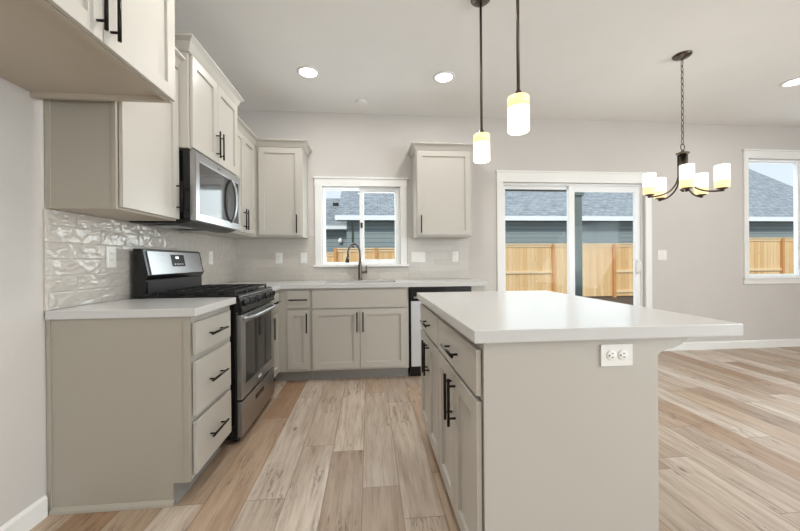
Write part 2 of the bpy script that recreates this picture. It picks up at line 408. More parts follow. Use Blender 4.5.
# unseen rear and right windows, made up to go with the fill lights
def added_window(idx, f, a0, a1, z0, z1, n):
    c = Vector(f((a0+a1)/2, .08, z0)); r_ = sroot('window_%d' % idx, c)
    m = MB(f); cs = .08
    m.box(a0-cs, a0, -.018, -.0005, z0-cs, z1+cs); m.box(a1, a1+cs, -.018, -.0005, z0-cs, z1+cs)
    m.box(a0, a1, -.018, -.0005, z0-cs, z0); m.box(a0, a1, -.018, -.0005, z1, z1+cs); obj('casing', m, 'white', r_)
    wd = (a1-a0)/n
    for k in range(n):
        m = MB(f); sash(m, a0+k*wd+.001, a0+(k+1)*wd-.001, z0+.001, z1-.001, .1, .14, .05); s_ = obj('sash', m, 'vinyl', r_)
        m = MB(f); m.box(a0+k*wd+.051, a0+(k+1)*wd-.051, .118, .122, z0+.051, z1-.051); obj('pane', m, 'glass', s_)
added_window(3, lambda u, v, w_: (u, YB-v, w_), 2.6, 7.8, .35, 2.45, 4)
added_window(4, lambda u, v, w_: (XR+v, u, w_), -8.1, -4.7, .12, 2.45, 3)
# patio door
x0, x1, z0, z1 = SD; r_ = sroot('door_1', ((x0+x1)/2, .05, 0))
m = MB(); m.box(x0-.075, x0, -.018, -.0005, 0, z1, .002); m.box(x1, x1+.075, -.018, -.0005, 0, z1, .002)
m.box(x0-.078, x1+.078, -.021, -.0005, z1, z1+.11, .002); m.box(x0-.088, x1+.088, -.03, -.0005, z1+.11, z1+.13, .003); obj('casing', m, 'white', r_)
m = MB(); sash(m, x0+.001, x1-.001, .001, z1-.001, .03, .135, .024); obj('frame', m, 'vinyl', r_)
m = MB(); sash(m, x0+.025, 3.895, .025, z1-.025, .08, .11, .036); s_ = obj('fixed_panel', m, 'vinyl', r_)
m = MB(); m.box(x0+.061, 3.859, .093, .097, .061, z1-.061); obj('pane', m, 'glass', s_)
m = MB(); sash(m, 3.85, x1-.025, .025, z1-.025, .045, .075, .07); s_ = obj('sliding_panel', m, 'vinyl', r_)
m = MB(); m.box(3.92, x1-.095, .058, .062, .095, z1-.095); obj('pane', m, 'glass', s_)
m = MB(); m.box(4.705, 4.738, .037, .045, .93, 1.13, .003)
m.tube([(4.721, .04, .95), (4.721, .0, .97), (4.721, -.012, 1.0), (4.721, -.012, 1.06), (4.721, .0, 1.09), (4.721, .04, 1.11)], .009, 10)
obj('pull_handle', m, 'white', s_)

# ---------------------------------------------------------------- cabinet builders
def mapL(x0): return lambda u, v, w_: (x0+w_, u, v)      # faces +x, u = y, v = z, w = outwards
def mapB(y0): return lambda u, v, w_: (u, y0-w_, v)      # faces -y
def mapI(x0): return lambda u, v, w_: (x0-w_, u, v)      # faces -x
TH = .02
def slab(name, f, u0, u1, v0, v1, parent, mat='cab'):
    return obj(name, MB(f).box(u0, u1, v0, v1, 0.003, TH, .0025), mat, parent)
def shaker(name, f, u0, u1, v0, v1, parent, rail=.057, mat='cab'):
    m = MB(f); b_ = .0018
    m.box(u0, u0+rail, v0, v1, .003, TH, b_); m.box(u1-rail, u1, v0, v1, .003, TH, b_)
    m.box(u0+rail-.001, u1-rail+.001, v0, v0+rail, .003, TH-.0002, b_); m.box(u0+rail-.001, u1-rail+.001, v1-rail, v1, .003, TH-.0002, b_)
    m.box(u0+rail-.002, u1-rail+.002, v0+rail-.002, v1-rail+.002, .004, TH-.0125)
    return obj(name, m, mat, parent)
def pull(f, u, v, vert, parent, L=.185, name='handle'):
    m = MB(f); r0 = .006; w1 = TH+.028; s_ = L*.34
    if vert:
        m.cyl((u, v-L/2, w1), (u, v+L/2, w1), r0, n=12)
        for k in (-1, 1): m.cyl((u, v+k*s_, TH), (u, v+k*s_, w1), .0045, n=10)
    else:
        m.cyl((u-L/2, v, w1), (u+L/2, v, w1), r0, n=12)
        for k in (-1, 1): m.cyl((u+k*s_, v, TH), (u+k*s_, v, w1), .0045, n=10)
    return obj(name, m, 'handle', parent)
def crown(name, path, i0, i1, z0, z1, d, parent):
    # path: xy points walked with outside on the right-hand side
    P = [Vector((x, y)) for x, y in path]; nrm = []
    for A, B in zip(P, P[1:]):
        t = (B-A).normalized(); nrm.append(Vector((t.y, -t.x)))
    def off(i, dd):
        if i == 0: return P[0]+nrm[0]*dd
        if i == len(P)-1: return P[-1]+nrm[-1]*dd
        a_, b_ = nrm[i-1], nrm[i]; q = (a_+b_); q = q/(q.dot(a_)); return P[i]+q*dd
    prof = [(0.0, z0), (.006, z0), (.012, z0+.012), (d*.55, z0+(z1-z0)*.62), (d-.004, z1-.014), (d, z1-.012), (d, z1), (0.0, z1)]
    m = MB(); V = []; F = []; n = len(prof)
    for i in range(i0, i1+1):
        for (dd, z) in prof: q = off(i, dd); V.append((q.x, q.y, z))
    K = i1-i0
    for s_ in range(K):
        for k in range(n): F.append((s_*n+k, s_*n+(k+1) % n, (s_+1)*n+(k+1) % n, (s_+1)*n+k))
    F.append(tuple(range(n))[::-1]); F.append(tuple(K*n+k for k in range(n)))
    m.faces(V, F); return obj(name, m, 'cab', parent)

CT = .876   # underside of the worktops
# -- drawer cabinet at the left, its end panel faces the camera
c = thing('drawer_cabinet', 'greige three-drawer base cabinet left of the range, its wide plain side facing the camera', 'cabinet', (.3, -1.97, 0))
ya, yb = -2.188, -1.718
m = MB(); m.box(.003, .61, ya+.014, yb, .10, CT-.001); m.box(.003, .535, ya+.014, yb, 0.001, .1); obj('carcass', m, 'cab', c)
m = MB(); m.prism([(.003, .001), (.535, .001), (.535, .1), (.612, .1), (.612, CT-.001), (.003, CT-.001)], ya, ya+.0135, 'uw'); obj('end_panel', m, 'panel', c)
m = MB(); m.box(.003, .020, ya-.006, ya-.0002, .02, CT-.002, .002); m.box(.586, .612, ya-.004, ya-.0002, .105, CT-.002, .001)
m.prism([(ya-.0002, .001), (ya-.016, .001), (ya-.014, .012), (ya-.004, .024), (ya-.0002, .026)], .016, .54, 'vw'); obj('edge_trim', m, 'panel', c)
m = MB(); m.box(.5355, .54, ya, yb, .001, .098); m.prism([(.54, .001), (.552, .001), (.548, .014), (.54, .02)], ya, yb, 'uw'); obj('toe_kick', m, 'toe', c)
f = mapL(.6125)
for (v0, v1) in ((.688, .842), (.402, .655), (.125, .370)):
    d = slab('drawer', f, -2.168, -1.762, v0, v1, c); pull(f, -1.965, (v0+v1)/2, False, d)
# -- narrow cabinet between range and corner (faces +x)
c = thing('base_cabinet', 'narrow greige base cabinet with one drawer and one door, beyond the range', 'cabinet', (.3, -.8, 0))
m = MB(); m.box(.003, .61, -.952, -.003, .1, CT-.001); m.box(.003, .535, -.952, -.003, .001, .1); obj('carcass', m, 'cab', c)
m = MB(); m.box(.5355, .545, -.952, -.56, .001, .098); obj('toe_kick', m, 'toe', c)
f = mapL(.6105)
d = slab('drawer', f, -.935, -.67, .69, .845, c); pull(f, -.80, .768, False, d, .15)
d = shaker('door', f, -.935, -.67, .125, .67, c); pull(f, -.91, .56, True, d)
# -- narrow cabinet of the back run, next to the corner
c = thing('base_cabinet', 'narrow greige base cabinet in the corner, just left of the sink cabinet', 'cabinet', (.75, -.3, 0))
m = MB(); m.box(.612, .905, -.61, -.003, .1, CT-.001); m.box(.612, .905, -.535, -.003, .001, .1); obj('carcass', m, 'cab', c)
m = MB(); m.box(.56, .905, -.545, -.5355, .001, .098); m.box(.56, .905, -.556, -.5455, .001, .018, .003); obj('toe_kick', m, 'toe', c)
f = mapB(.61*-1)
d = slab('drawer', f, .694, .892, .698, .854, c); pull(f, .797, .772, False, d, .17)
d = shaker('door', f, .694, .892, .125, .675, c); pull(f, .872, .555, True, d)
# -- sink cabinet
c = thing('sink_cabinet', 'greige sink base cabinet with a blank front panel over two doors, below the kitchen window', 'cabinet', (1.37, -.3, 0))
m = MB()
for q in ((.907, .925), (1.805, 1.823)): m.box(q[0], q[1], -.61, -.003, .1, CT-.001)
m.box(.925, 1.805, -.61, -.003, .1, .12); m.box(.925, 1.805, -.61, -.585, .12, CT-.001); m.box(.907, 1.823, -.535, -.003, .001, .1); obj('carcass', m, 'cab', c)
m = MB(); m.box(.907, 1.823, -.545, -.5355, .001, .098); m.box(.907, 1.823, -.556, -.5455, .001, .018, .003); obj('toe_kick', m, 'toe', c)
slab('front_panel', f, .921, 1.802, .688, .854, c)
d = shaker('door', f, .921, 1.3585, .12, .675, c); pull(f, 1.333, .555, True, d)
d = shaker('door', f, 1.3635, 1.802, .12, .675, c); pull(f, 1.389, .555, True, d)
# -- dishwasher
c = thing('dishwasher', 'stainless dishwasher with a black control strip, right of the sink cabinet and behind the island', 'dishwasher', (2.13, -.3, 0))
m = MB(); m.box(1.832, 2.438, -.6, -.02, .1, CT-.004); m.box(1.84, 2.43, -.56, -.02, .003, .1); obj('body', m, 'black', c)
m = MB(); m.box(1.846, 2.434, -.632, -.6005, .115, .738, .004); obj('door', m, 'glare_steel', c)
m = MB(); m.box(1.836, 2.436, -.634, -.6005, .742, .868, .004); k_ = obj('control_panel', m, 'black', c)
m = MB(); m.box(1.87, 2.40, -.640, -.6342, .764, .782, .003); obj('finger_grip', m, 'steel', k_)
m = MB(); m.box(1.84, 2.43, -.572, -.5605, .003, .098); obj('kick_plate', m, 'black', c)
# -- end filler cabinet panel
c = thing('cabinet_end_panel', 'greige end panel closing the counter run beside the dishwasher, near the patio door', 'panel', (2.51, -.3, 0))
m = MB(); m.box(2.442, 2.575, -.612, -.003, .1, CT-.001, .001); m.box(2.442, 2.575, -.54, -.003, .002, .1); obj('panel', m, 'cab', c)
m = MB(); m.box(2.442, 2.575, -.55, -.5402, .002, .098); obj('toe_kick', m, 'toe', c)
# -- worktops
m = MB(); m.box(.0095, .648, -2.205, -1.716, CT, .914, .003)
tag(obj('countertop', m, 'quartz'), 'short white quartz countertop on the three-drawer cabinet, left of the range', 'countertop')
SK = (1.0, 1.72, -.54, -.14)
m = MB()
m.box(.0095, .648, -.953, -.0095, CT, .914, .003)
m.box(.6475, SK[0], -.648, -.0095, CT, .914); m.box(SK[1], 2.592, -.648, -.0095, CT, .914)
m.box(SK[0], SK[1], -.648, SK[2], CT, .914); m.box(SK[0], SK[1], SK[3], -.0095, CT, .914)
tag(obj('countertop', m, 'quartz'), 'long L-shaped white quartz countertop under the kitchen window, with the sink cut into it', 'countertop')
c = thing('sink', 'undermount steel sink basin in the long counter below the kitchen window', 'sink', (1.36, -.34, .66))
m = MB(); a0, a1, b0, b1 = SK[0]-.004, SK[1]+.004, SK[2]-.004, SK[3]+.004; z_ = CT-.001
m.box(a0, a1, b0, b1, .66, .672); m.box(a0, a0+.006, b0, b1, .672, z_); m.box(a1-.006, a1, b0, b1, .672, z_)
m.box(a0+.006, a1-.006, b0, b0+.006, .672, z_); m.box(a0+.006, a1-.006, b1-.006, b1, .672, z_); obj('basin', m, 'sinksteel', c)
m = MB(); m.lathe((1.36, -.34, .672), [(.045, 0), (.045, .003), (.03, .004), (.028, .001)], 24); obj('drain', m, 'faucet', c)
# -- faucet
c = thing('faucet', 'dark steel gooseneck pull-down faucet behind the sink, in front of the kitchen window', 'faucet', (1.352, -.085, .914))
m = MB(); m.lathe((1.352, -.085, .9145), [(.027, 0), (.027, .006), (.022, .01), (.021, .02), (.0205, .15), (.018, .19), (.0145, .21)], 24)
obj('body', m, 'faucet', c)
m = MB(); pts = []
for k in range(19):
    t_ = k/18*PI*1.06; pts.append((1.352-.062*(1-math.cos(t_)), -.085-.05*(1-math.cos(t_)), 1.205+.105*math.sin(t_) if t_ < PI else 1.205-.1*(t_-PI)))
m.tube([(1.352, -.085, 1.11)]+[(1.352, -.085, 1.16)]+pts, .0125, 14); obj('spout', m, 'faucet', c)
e_ = Vector(pts[-1]); m = MB(); q_ = e_+Vector((-.012, -.01, -.075)); m.tube([tuple(e_), tuple(e_.lerp(q_, .3)), tuple(q_)], [.0135, .017, .021], 18); obj('spray_head', m, 'faucet', c)
m = MB(); m.cyl((1.37, -.085, 1.0), (1.418, -.085, 1.0), .014, n=16); m.tube([(1.418, -.085, .99), (1.42, -.085, 1.03), (1.421, -.085, 1.075)], [.011, .008, .007], 12); obj('lever', m, 'faucet', c)

# ---------------------------------------------------------------- wall cabinets
# over-fridge cabinet
fy0, fy1 = -3.12, -2.235; FX = .572; FZ = 1.868; FT = 2.40
c = thing('wall_cabinet', 'deep greige wall cabinet nearest the camera, high over the empty fridge bay', 'cabinet', (.28, -2.7, FZ))
m = MB(); m.box(.003, .022, fy0, fy1-.018, FZ-.001, FZ+.02); m.box(.003, FX, fy1-.018, fy1, FZ-.022, FZ+.02)
m.box(FX-.02, FX, fy0, fy1-.018, FZ-.022, FZ+.02); m.box(.022, FX-.02, fy0, fy1-.018, FZ, FZ+.02); m.box(.003, FX, fy0, fy1, FZ+.02, FT); obj('carcass', m, 'cabin', c)
f = mapL(FX+.0005)
d = shaker('door', f, -3.10, -2.667, FZ-.02, FT-.02, c); pull(f, -2.69, 1.965, True, d)
d = shaker('door', f, -2.661, fy1-.012, FZ-.02, FT-.02, c); pull(f, -2.632, 1.965, True, d)
crown('crown_moulding', [(0.003, fy0), (FX, fy0), (FX, fy1), (.003, fy1)], 0, 3, FT, FT+.11, .06, c)
# near upper
c = thing('wall_cabinet', 'greige wall cabinet left of the microwave, dim side panel facing the camera', 'cabinet', (.15, -1.96, 1.375))
m = MB(); m.box(.003, .30, -2.185, -1.702, 1.375, 2.29); obj('carcass', m, 'cabin', c)
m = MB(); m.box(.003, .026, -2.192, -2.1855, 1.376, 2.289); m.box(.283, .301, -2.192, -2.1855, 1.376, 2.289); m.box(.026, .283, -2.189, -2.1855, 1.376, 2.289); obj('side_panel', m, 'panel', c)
f = mapL(.303)
d = shaker('door', f, -2.178, -1.708, 1.385, 2.272, c); pull(f, -1.738, 1.515, True, d)
crown('crown_moulding', [(0.003, -2.192), (.31, -2.192), (.31, -1.702), (.003, -1.702)], 0, 2, 2.291, 2.355, .052, c)
# tall cabinet over the microwave
TX = .372; TZ = 1.818; TT = 2.40; ty0, ty1 = -1.70, -.957
c = thing('wall_cabinet', 'raised deeper greige two-door wall cabinet with crown moulding directly above the microwave', 'cabinet', (.18, -1.33, TZ))
m = MB(); m.box(.003, TX, ty0, ty1, TZ, TT); obj('carcass', m, 'cab', c)
f = mapL(TX+.0005)
d = shaker('door', f, ty0+.018, -1.339, TZ+.008, TT-.012, c); pull(f, -1.365, TZ+.13, True, d)
d = shaker('door', f, -1.334, ty1-.014, TZ+.008, TT-.012, c); pull(f, -1.308, TZ+.13, True, d)
crown('crown_moulding', [(0.003, ty0), (TX+.004, ty0), (TX+.004, ty1), (.003, ty1)], 0, 3, TT-.006, TT+.075, .048, c)
# corner (left wall, far end)
path = [(.312, -.954), (.312, -.312), (.782, -.312), (.782, -.003)]
c = thing('wall_cabinet', 'greige two-door wall cabinet on the left wall, beyond the microwave in the corner', 'cabinet', (.15, -.64, 1.375))
m = MB(); m.box(.003, .305, -.954, -.003, 1.375, 2.29); obj('carcass', m, 'cab', c)
f = mapL(.306)
d = shaker('door', f, -.945, -.645, 1.392, 2.276, c, .05); pull(f, -.668, 1.51, True, d)
d = shaker('door', f, -.640, -.345, 1.392, 2.276, c, .05); pull(f, -.614, 1.51, True, d)
crown('crown_moulding', path, 0, 1, 2.285, 2.352, .052, c)
c = thing('wall_cabinet', 'greige single-door wall cabinet on the back wall in the corner, left of the kitchen window', 'cabinet', (.56, -.15, 1.375))
m = MB(); m.box(.306, .782, -.305, -.003, 1.375, 2.29); obj('carcass', m, 'cab', c)
f = mapB(-.306)
d = shaker('door', f, .352, .768, 1.392, 2.276, c); pull(f, .728, 1.505, True, d)
crown('crown_moulding', path, 1, 3, 2.285, 2.352, .052, c)
c = thing('wall_cabinet', 'greige single-door wall cabinet on the back wall between the kitchen window and the patio door', 'cabinet', (2.24, -.15, 1.375))
m = MB(); m.box(1.948, 2.548, -.305, -.003, 1.375, 2.29); obj('carcass', m, 'cab', c)
d = shaker('door', f, 1.958, 2.528, 1.392, 2.276, c); pull(f, 1.996, 1.505, True, d)
crown('crown_moulding', [(1.948, -.003), (1.948, -.312), (2.548, -.312), (2.548, -.003)], 0, 3, 2.285, 2.352, .052, c)

# ---------------------------------------------------------------- microwave
c = thing('microwave', 'stainless over-the-range microwave with a black side, under the raised cabinet', 'microwave', (.2, -1.335, 1.378))
my0, my1 = -1.685, -.962
m = MB(); m.box(.01, .372, my0, my1, 1.392, 1.806, .003); obj('body', m, 'black', c)
m = MB(); m.prism([(.02, 1.391), (.02, 1.37), (.30, 1.362), (.37, 1.378), (.37, 1.391)], my0+.01, my1-.01, 'uw'); q_ = obj('bottom_vent', m, 'dark', c)
m = MB()
for k in range(2): m = MB().box(.08, .24, my0+.1+k*.36, my0+.3+k*.36, 1.3585, 1.3615); obj('filter', m, 'steel', q_)
f = mapL(.3725)
m = MB(f); m.box(my0, my0+.05, 1.384, 1.806, 0, .034, .004); m.box(my0+.05, my1, 1.752, 1.806, 0, .034, .004)
m.box(my0+.05, my1, 1.384, 1.432, 0, .034, .004); m.box(my1-.036, my1, 1.432, 1.752, 0, .034, .003); d = obj('door', m, 'steel', c)
m = MB(f); m.box(my0+.05, -1.19, 1.432, 1.752, 0, .028); obj('window', m, 'mglass', d)
m = MB(f); m.box(-1.19, my1-.036, 1.432, 1.752, 0, .028); obj('keypad', m, 'black', d)
m = MB(f); pts = [(-1.15, 1.592+.16*math.sin(t_), .028+.045*math.cos(t_)) for t_ in [(-PI/2)+PI*k/16 for k in range(17)]]
m.tube(pts, .011, 12); obj('handle', m, 'steel', d)
m = MB(f)
for k in range(9): m.box(-1.385+k*.0065, -1.381+k*.0065, 1.774, 1.774+(.009 if k in (0, 1, 6) else .006), .034, .0345)
obj('brand_mark', m, 'dark', d)

# ---------------------------------------------------------------- range
ry0, ry1 = -1.680, -.964
c = thing('range', 'freestanding gas range in black and stainless steel, between the drawer cabinet and the corner', 'stove', (.34, -1.336, 0))
m = MB(); m.box(.02, .655, ry0, ry1, .035, .905, .002); obj('body', m, 'black', c)
m = MB(); m.box(.09, .672, ry0+.002, ry1-.002, .9055, .922, .004); obj('cooktop', m, 'black', c)
for (xx, yy) in ((.07, ry0+.05), (.63, ry0+.05), (.07, ry1-.05), (.63, ry1-.05)):
    obj('foot', MB().lathe((xx, yy, .0005), [(.02, 0), (.02, .01), (.009, .014), (.009, .0345)], 16), 'black', c)
m = MB(); m.prism([(.02, .906), (.088, .906), (.088, 1.02), (.10, 1.035), (.105, 1.05), (.075, 1.205), (.06, 1.212), (.02, 1.212)], ry0+.002, ry1-.002, 'uw'); bgd = obj('backguard', m, 'black', c)
m = MB(); n_ = Vector((.155, 0, .03)).normalized()
def bgq(z, e): # point on the slanted face, e outwards
    x = .105-(z-1.05)*(.03/.155); return (x+n_.x*e, z+n_.z*e)
m.prism([bgq(1.052, .0), bgq(1.196, .0), bgq(1.196, .006), bgq(1.052, .006)], ry0+.03, ry1-.03, 'uw'); obj('steel_panel', m, 'steel', bgd)
m = MB(); m.prism([bgq(1.098, .0065), bgq(1.178, .0065), bgq(1.178, .008), bgq(1.098, .008)], -1.41, -1.25, 'uw'); dd = obj('display', m, 'black', bgd)
m = MB(); m.prism([bgq(1.150, .0082), bgq(1.166, .0082), bgq(1.166, .0086), bgq(1.150, .0086)], -1.36, -1.32, 'uw'); obj('digits', m, 'display', dd); m = MB()
for k in range(4): m.prism([bgq(1.112, .0082), bgq(1.115, .0082), bgq(1.115, .0086), bgq(1.112, .0086)], -1.385+k*.03, -1.370+k*.03, 'uw')
obj('button_marks', m, 'display', dd)
m = MB(); m.box(.0885, .094, ry0+.02, ry1-.02, .935, 1.012, .001); obj('steel_trim', m, 'dark', bgd)
# grates and burners
gw = (ry1-ry0-.05)/3
for k in range(3):
    y0_ = ry0+.025+k*gw+.004; y1_ = y0_+gw-.008; m = MB(); zt = .948
    for yy in (y0_, y1_-.012): m.box(.13, .635, yy, yy+.012, zt-.012, zt, .002)
    for xx in (.13, .375, .623): m.box(xx, xx+.012, y0_+.012, y1_-.012, zt-.012, zt, .002)
    m.box(.142, .623, (y0_+y1_)/2-.005, (y0_+y1_)/2+.005, zt-.011, zt+.001, .002)
    for xx in (.25, .51): m.box(xx, xx+.01, y0_+.012, y1_-.012, zt-.011, zt+.001, .002)
    for xx in (.13, .623):
        for yy in (y0_, y1_-.012): m.box(xx, xx+.012, yy, yy+.012, .9222, zt-.012)
    obj('burner_grate', m, 'blackm', c)
for (xx, yy, rr) in ((.26, ry0+.15, .045), (.52, ry0+.15, .05), (.39, -1.336, .05), (.26, ry1-.15, .04), (.52, ry1-.15, .045)):
    obj('burner', MB().lathe((xx, yy, .9221), [(rr, 0), (rr, .006), (rr*.8, .008), (rr*.78, .014), (rr*.3, .015)], 24), 'blackm', c)
# control strip and knobs
m = MB(); m.prism([(.6555, .905), (.676, .904), (.694, .835), (.694, .812), (.6555, .812)], ry0, ry1, 'uw'); cp = obj('control_panel', m, 'black', c)
m = MB(); m.box(.668, .678, ry0+.003, ry1-.003, .9055, .912, .002); obj('steel_edge', m, 'steel', cp)
for yy in (ry0+.085, ry0+.185, -1.336, ry1-.185, ry1-.085):
    m = MB(); n2 = Vector((.069, 0, .018)).normalized(); p0_ = Vector((.6848, yy, .868)); 
    m.tube([p0_, p0_+n2*.006, p0_+n2*.007, p0_+n2*.03], [.026, .026, .021, .018], 20); p1_ = p0_+n2*.03
    m.box(p1_.x-.002, p1_.x+.012, yy-.005, yy+.005, p1_.z-.02, p1_.z+.018, .002); obj('knob', m, 'dark', c)
f = mapL(.6558)
m = MB(f); m.box(ry0+.002, ry0+.068, .275, .798, 0, .034, .003); m.box(ry1-.068, ry1-.002, .275, .798, 0, .034, .003)
m.box(ry0+.068, ry1-.068, .275, .352, 0, .034, .003); m.box(ry0+.068, ry1-.068, .742, .798, 0, .034, .003); d = obj('oven_door', m, 'steel', c)
m = MB(f); m.box(ry0+.068, ry1-.068, .352, .742, 0, .031); obj('window', m, 'dglass', d)
m = MB(f); pts = [(ry0+.035+(ry1-ry0-.07)*k/20, .772, .034+.045*min(1, math.sin(PI*k/20)*2.2)) for k in range(21)]
m.tube(pts, .0125, 12); obj('handle', m, 'steel', d)
m = MB(f); m.tube([(-1.336+.03*math.cos(t_), .312+.010*math.sin(t_), .0345) for t_ in [2*PI*k/20 for k in range(20)]], .0018, 6, closed=True)
for k in range(7): m.box(-1.354+k*.0053, -1.351+k*.0053, .308, .308+(.009 if k in (0, 4) else .006), .034, .0355)
obj('brand_mark', m, 'plate', d)
m = MB(f); m.box(ry0+.002, ry1-.002, .045, .262, 0, .032, .004); d = obj('storage_drawer', m, 'steel', c)
m = MB(f); m.box(-1.336-.09, -1.336+.09, .178, .208, .0322, .035, .001); obj('recessed_pull', m, 'black', d)

for ch in [x for x in bpy.data.objects if root_of(x) == c and x.type == 'MESH']:
    for v in ch.data.vertices:      # shallower body, set off the wall a little
        x = v.co.x+.34
        if x < .15 and v.co.z > .9: v.co.y = (v.co.y-.016 if v.co.y > .2 else v.co.y)
        x = x+.02 if x < .15 else .17+(x-.15)*(.666-.17)/(.69-.15); v.co.x = x-.34
# ---------------------------------------------------------------- island
c = thing('island_cabinet', 'large greige kitchen island cabinet in the foreground, doors and drawers on its left side', 'island', (2.1, -2.23, 0))
IX = 1.803; IY0, IY1 = -2.83, -1.64; IR = 2.386; IM = -2.222
m = MB(); m.box(IX, IR-.001, IY0+.014, IY1, .1, CT-.001); m.box(IX+.07, IR-.001, IY0+.014, IY1, .001, .1); obj('carcass', m, 'cab', c)
m = MB(); m.prism([(IX, .1), (IX+.07, .1), (IX+.07, .001), (IR, .001), (IR, CT-.001), (IX, CT-.001)], IY0, IY0+.0135, 'uw'); obj('end_panel', m, 'cab', c)
m = MB(); m.box(IX+.06, IX+.0695, IY0+.014, IY1, .001, .098); obj('toe_kick', m, 'toe', c)
f = mapI(IX-.0005)
for (y0_, y1_) in ((IY0+.012, IM-.006), (IM+.006, IY1-.012)):
    mid = (y0_+y1_)/2
    d = slab('drawer', f, y0_, y1_, .70, .846, c); pull(f, mid, .768, False, d)
    d = shaker('door', f, y0_, mid-.0025, .115, .682, c); pull(f, mid-.03, .572, True, d)
    d = shaker('door', f, mid+.0025, y1_, .115, .682, c); pull(f, mid+.03, .572, True, d)
m = MB(); pr_ = [(IR+.0005, CT-.002), (IR+.115, CT-.002), (IR+.112, CT-.012), (IR+.09, CT-.03), (IR+.06, CT-.042), (IR+.035, CT-.047), (IR+.012, CT-.056), (IR+.0005, CT-.07)]
m.prism(pr_, IY0+.004, IY0+.044, 'uw'); obj('corbel', m, 'cab', c)
m = MB(); m.prism(pr_, IY1-.044, IY1-.004, 'uw'); obj('corbel', m, 'cab', c)
m = MB(); m.box(1.764, 2.657, -2.862, -1.615, CT, .9145, .003)
tag(obj('countertop', m, 'quartz'), 'big white quartz countertop covering the island in the foreground', 'countertop')

# ---------------------------------------------------------------- outlets and switches
def plate(name, label, cat, f, u, v, w_, h_, kind, group=None):
    c = thing(name, label, cat, f(u, v, 0), group)
    obj('cover_plate', MB(f).box(u-w_/2, u+w_/2, v-h_/2, v+h_/2, .0005, .006, .002), 'plate', c)
    if kind.startswith('duplex'):
        vert = kind != 'duplex_flat'
        for s_ in (-1, 1):
            cu, cv = (u, v+s_*.0195) if vert else (u+s_*.0195, v)
            m = MB(f); m.lathe((cu, cv, .006), [(.0165, 0), (.0165, .002), (.0155, .0025)], 20); q = obj('socket', m, 'plate', c)
            m = MB(f)
            if vert: m.box(cu-.007, cu-.005, cv-.002, cv+.006, .0085, .009); m.box(cu+.005, cu+.007, cv-.002, cv+.006, .0085, .009); m.lathe((cu, cv-.008, .0085), [(.0024, 0), (.0024, .0005)], 10)
            else: m.box(cu-.001, cu+.007, cv+.005, cv+.007, .0085, .009); m.box(cu-.001, cu+.007, cv-.007, cv-.005, .0085, .009); m.lathe((cu-.008, cv, .0085), [(.0026, 0), (.0026, .0005)], 10)
            obj('slots', m, 'slot', q)
    elif kind.startswith('gfci'):
        m = MB(f); m.box(u-.0165, u+.0165, v-.033, v+.033, .006, .0085, .001); q = obj('socket', m, 'plate', c)
        for s_ in (-.02, .016):
            m = MB(f); m.box(u-.007, u-.005, v+s_, v+s_+.008, .0085, .009); m.box(u+.005, u+.007, v+s_, v+s_+.008, .0085, .009); obj('slots', m, 'slot', q)
    else:
        n = int(kind[-1]); 
        for k in range(n):
            cu = u+(k-(n-1)/2)*.046
            m = MB(f); m.box(cu-.0165, cu+.0165, v-.033, v+.033, .006, .0075, .001)
            m.prism([(v-.028, .0075), (v+.028, .0075), (v+.028, .0095), (v, .008), (v-.028, .0115)], cu-.013, cu+.013, 'vw'); obj('rocker', m, 'white', c)
    return c
fb = lambda u, v, w_: (u, -.009-w_, v)
fl = lambda u, v, w_: (.009+w_, u, v)
plate('wall_outlet', 'white outlet on the glossy tile of the left wall, before the range', 'outlet', fl, -1.812, 1.16, .072, .118, 'gfci')
plate('wall_outlet', 'white outlet on the left wall tile, just beyond the range backguard', 'outlet', fl, -.60, 1.165, .072, .118, 'gfci')
plate('wall_outlet', 'white outlet on the back wall tile, nearest the corner', 'outlet', fb, .469, 1.165, .072, .118, 'duplex')
plate('light_switch', 'white single switch on the back wall tile, just left of the kitchen window', 'switch', fb, .733, 1.165, .072, .118, 'rocker1')
plate('light_switch', 'wide white three-rocker switch plate just right of the kitchen window', 'switch', fb, 2.01, 1.165, .162, .118, 'rocker3')
plate('wall_outlet', 'white outlet on the back wall tile at its right end, above the dishwasher', 'outlet', fb, 2.437, 1.168, .072, .118, 'gfci')
plate('light_switch', 'white double switch plate on the plain wall right of the patio door', 'switch', lambda u, v, w_: (u, -w_, v), 5.01, 1.17, .118, .118, 'rocker2')
plate('island_outlet', 'white double-socket outlet lying sideways on the island end panel', 'outlet', lambda u, v, w_: (u, IY0-w_, v), 2.24, .819, .108, .07, 'duplex_flat')

# ---------------------------------------------------------------- lamps
def can(x, y, label, watt=5):
    c = thing('recessed_light', label, 'ceiling light', (x, y, H), 'round recessed ceiling lights')
    m = MB(); m.lathe((x, y, H-.0005), [(.098, 0), (.098, -.004), (.09, -.009), (.078, -.010), (.074, -.0045), (.074, 0)], 40); obj('trim_ring', m, 'white', c)
    m = MB(); m.lathe((x, y, H-.0052), [(.073, 0), (.073, -.002), (.05, -.0045), (.02, -.0055)], 40); obj('lens', m, 'led', c)
    d = bpy.data.lights.new('recessed_lamp', 'AREA'); d.shape = 'DISK'; d.size = .14; d.energy = watt; d.color = (1, .985, .96)
    o = bpy.data.objects.new('recessed_lamp', d); COL.objects.link(o); o.location = (0, 0, -.014); o.parent = c; return c
can(.935, -.82, 'round recessed ceiling light at the left, above the corner counter')
can(2.137, -.83, 'round recessed ceiling light in the middle, left of the pendants')
can(5.45, -1.0, 'round recessed ceiling light at the right edge, beyond the chandelier')
for x, y, q in ((1.2, -2.25, 11), (1.25, -4.3, 5), (3.6, -2.4, 7), (3.4, -5.4, 7), (5.6, -3.2, 8), (1.2, -6.4, 10), (5.6, -6.4, 10)): can(x, y, 'round recessed ceiling light added out of view as extra light', q)  # unseen lamps added to brighten cabinets, floor and room
